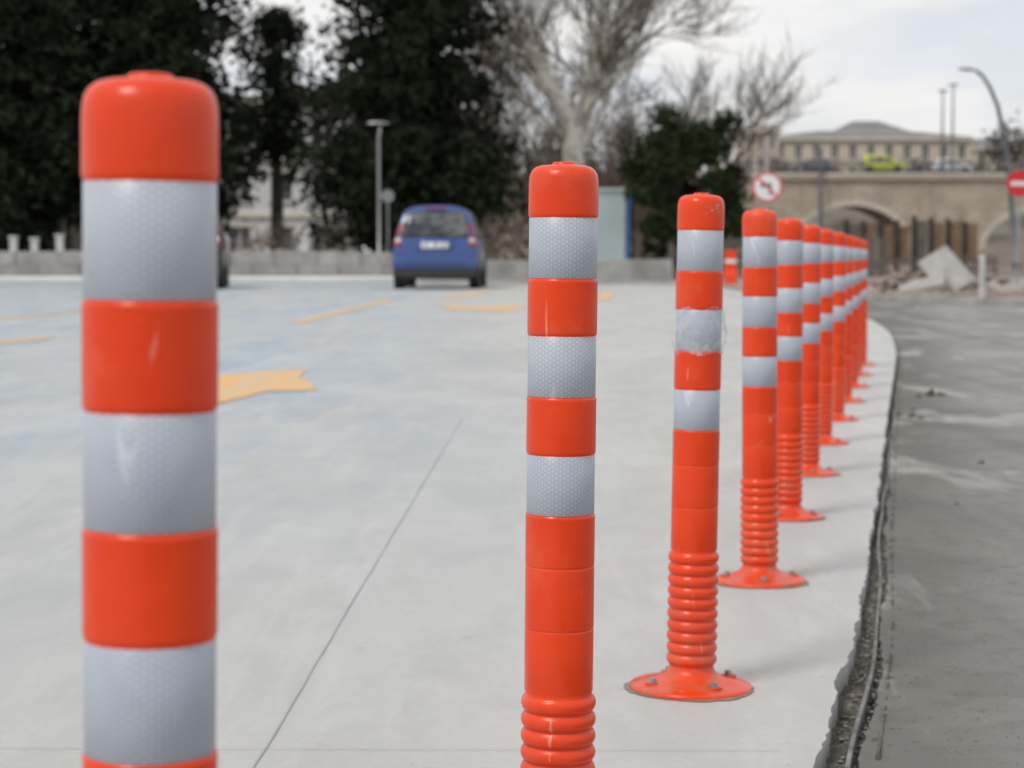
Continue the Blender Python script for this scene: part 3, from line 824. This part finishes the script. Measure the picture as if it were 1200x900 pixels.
# ------------------------------------------------------------------ signs
M_red=simple('sign_red',(.60,.02,.03),(.5,.02,.03),.4,5)
M_wht=simple('sign_white',(.78,.78,.78),(.7,.7,.7),.4,5)
M_sback=simple('sign_back_grey',(.34,.35,.36),(.26,.27,.28),.5,5,.3)
def disc(mb,r,y0,y1,m,seg=40):
    mb.tube([(0,y0,0),(0,y1,0)],r,seg,m)
def ring(mb,r0,r1,y,m,seg=48):
    vs=[];fs=[]
    for k_ in range(seg):
        a=2*math.pi*k_/seg; c,s=math.cos(a),math.sin(a); vs+=[(r0*c,y,r0*s),(r1*c,y,r1*s)]
    for k_ in range(seg):
        a=k_*2;b_=((k_+1)%seg)*2; fs.append((a,a+1,b_+1,b_))
    mb.add(vs,fs,m)
def sign(name,x,y,z,r,kind,ptop):
    e=empty(name,(x,y,0)); p=MB(); p.tube([(0,.05,-.1),(0,.05,ptop)],.03,10); p.obj('pole',M_steel,e)
    s=MB()
    if kind=='noleft':
        disc(s,r,-.004,.008,1); ring(s,r*.84,r*.985,-.007,0)
        def poly(P): s.add([(a*r,-.008,b*r) for a,b in P],[tuple(range(len(P)))],2)
        poly([(.12,-.52),(.27,-.52),(.27,.22),(.12,.07)]); poly([(-.2,.07),(.12,.07),(.27,.22),(-.2,.22)])
        poly([(-.2,-.10),(-.2,.40),(-.52,.145)])
        q=.045; a=.62; s.add([(-a*r-q*r,-.010,a*r-q*r),(-a*r+q*r,-.010,a*r+q*r),(a*r+q*r,-.010,-a*r+q*r),(a*r-q*r,-.010,-a*r-q*r)],[(0,1,2,3)],0)
    elif kind=='back':
        disc(s,r,-.004,.008,3); s.box(-r*.6,r*.6,-.02,-.006,-.02,.02,3)
    else:
        disc(s,r,-.004,.008,0); s.box(-r*.68,r*.68,-.012,-.006,-r*.16,r*.16,1)
    s.add([(.98*r*math.cos(a),.012,.98*r*math.sin(a)) for a in np.linspace(0,6.28,30)[:-1]],[tuple(range(29))],3)
    o=s.obj('sign_face',[M_red,M_wht,M_blk,M_sback],e); o.location=(0,0,z)
sign('no_left_turn_sign',4.47,36,1.86,.27,'noleft',2.75)
sign('no_entry_sign',11.35,46,2.27,.29,'noentry',2.6)
sign('traffic_sign',-3.52,58.2,2.35,.18,'back',2.5)

# ------------------------------------------------------------------ misc structures
M_cab=simple('cabin_panel',(.42,.50,.50),(.35,.42,.43),.6,.8)
M_bpipe=simple('blue_pipe',(.03,.12,.35),(.03,.09,.28),.4,3)
e=empty('site_cabin',(1.9,55,0)); c=MB(); c.box(0,1.15,0,2.2,0,2.38); c.obj('walls',M_cab,e,bevel=.02)
c=MB(); c.box(-.06,1.21,-.06,2.26,2.384,2.47)
for i in range(9): c.box(.04+i*.13,.06+i*.13,-.02,-.003,.05,2.34)
c.obj('roof_and_ribs',M_cab,e)
c=MB(); c.tube([(1.22,-.06,.0),(1.22,-.06,2.0),(1.30,-.10,2.3)],.05,8); c.obj('downpipe',M_bpipe,e)
M_wood=simple('weathered_timber',(.25,.155,.09),(.15,.10,.065),.85,2.5,bmp=.4)
M_woodd=simple('dark_timber',(.035,.028,.022),(.06,.048,.04),.9,3)
M_woodg=simple('grey_timber',(.16,.14,.12),(.10,.085,.075),.9,3)
f=MB(); x=0
e=empty('timber_hoarding',(11.0,68,0))
i=0
while x<4.3:
    h=1.72+random.uniform(-.08,.08); f.box(x+.16,x+.50,0,.04,.45,h,0 if i%4 else 2); f.box(x,x+.14,-.10,.12,-.1,h+.1+random.uniform(-.05,.1),1)
    x+=.56; i+=1
f.obj('panels_and_posts',[M_wood,M_woodd,M_woodg],e)
f=MB(); x=-.6
while x<5.0:
    f.box(x,x+.09,-.6,-.57,-.1,.62+random.uniform(-.06,.06)); x+=.16
f.box(-.6,5,-.565,-.52,.18,.26);f.box(-.6,5,-.565,-.52,.45,.52)
f.obj('picket_rails',M_woodg,e)
f=MB(); x=4.6
while x<11:
    f.box(x,x+.14,60,60.05,-.1,1.15+random.uniform(-.1,.1)); x+=.19
f.box(4.6,11,60.055,60.1,.3,.4); f.obj('wooden_fence',M_woodg)
# rubble
sp=[]
for _ in range(420):
    sp.append((5.6+3.8*random.random(),32.8+random.gauss(0,.9),.03,random.uniform(.02,.11)))
M_rub=simple('rubble',(.33,.25,.20),(.20,.17,.15),.95,6,bmp=.4)
rocks('rubble_pile',sp,M_rub)
sp=[(7.2+random.gauss(0,.55),36+random.gauss(0,.4),.03+abs(random.gauss(0,.14)),random.uniform(.06,.18)) for _ in range(130)]
rocks('rubble_pile',sp,M_rub)
c=MB(); c.box(-.30,.30,-.05,.05,-.42,.42); c.box(-.24,.24,-.058,-.052,-.35,.35)
o=c.obj('broken_concrete_slab',M_kerb,bevel=.015); o.location=(7.45,35.2,.38); o.rotation_euler=(R(-38),R(-30),R(10))
c=MB(); c.box(-.4,.4,-.06,.06,-.2,.2)
o=c.obj('broken_concrete_slab',M_kerb,bevel=.015); o.location=(7.0,35.0,.14); o.rotation_euler=(R(-65),R(-12),R(-20))
def post(x,y,h,r,mat,name):
    mb=MB(); mb.tube([(x,y,-.1),(x,y,h-.02),(x,y,h)],[r,r,r*.7],12); mb.obj(name,mat)
M_pst=simple('dull_white_paint',(.55,.55,.54),(.42,.42,.41),.6,5)
post(6.88,30.0,.66,.045,M_pst,'marker_post')
e=empty('traffic_barrier',(4.75,44.6,0)); c=MB()
vs=[(-.14,-.2,0),(.14,-.2,0),(.14,.2,0),(-.14,.2,0),(-.14,-.16,.25),(.14,-.16,.25),(.14,.16,.25),(-.14,.16,.25),(-.13,-.07,.35),(.13,-.07,.35),(.13,.07,.35),(-.13,.07,.35),(-.12,-.06,.78),(.12,-.06,.78),(.12,.06,.78),(-.12,.06,.78)]
fs=[(12,13,14,15)]
for l in range(3):
    for k_ in range(4): fs.append((l*4+k_,l*4+(k_+1)%4,(l+1)*4+(k_+1)%4,(l+1)*4+k_))
c.add(vs,fs); c.obj('shell',M_or,e,bevel=.02); c=MB(); c.box(-.128,.128,-.074,-.066,.50,.58); c.obj('white_band',M_wht,e)
for (x,y,h) in ((-14.2,58.5,1.15),(-13.6,58.5,1.1),(-12.9,58.6,1.2),(-5.9,58.6,1.1)):
    mb=MB(); mb.box(x-.10,x+.10,y-.1,y+.1,-.1,h); mb.box(x-.13,x+.13,y-.13,y+.13,h+.002,h+.07); mb.obj('stone_gatepost',M_wallw,bevel=.01)
rocks('rubble_pile',[(random.uniform(-8.5,-4.6),58.8+random.gauss(0,.4),.35+abs(random.gauss(0,.28)),random.uniform(.08,.25)) for _ in range(120)],M_rub)
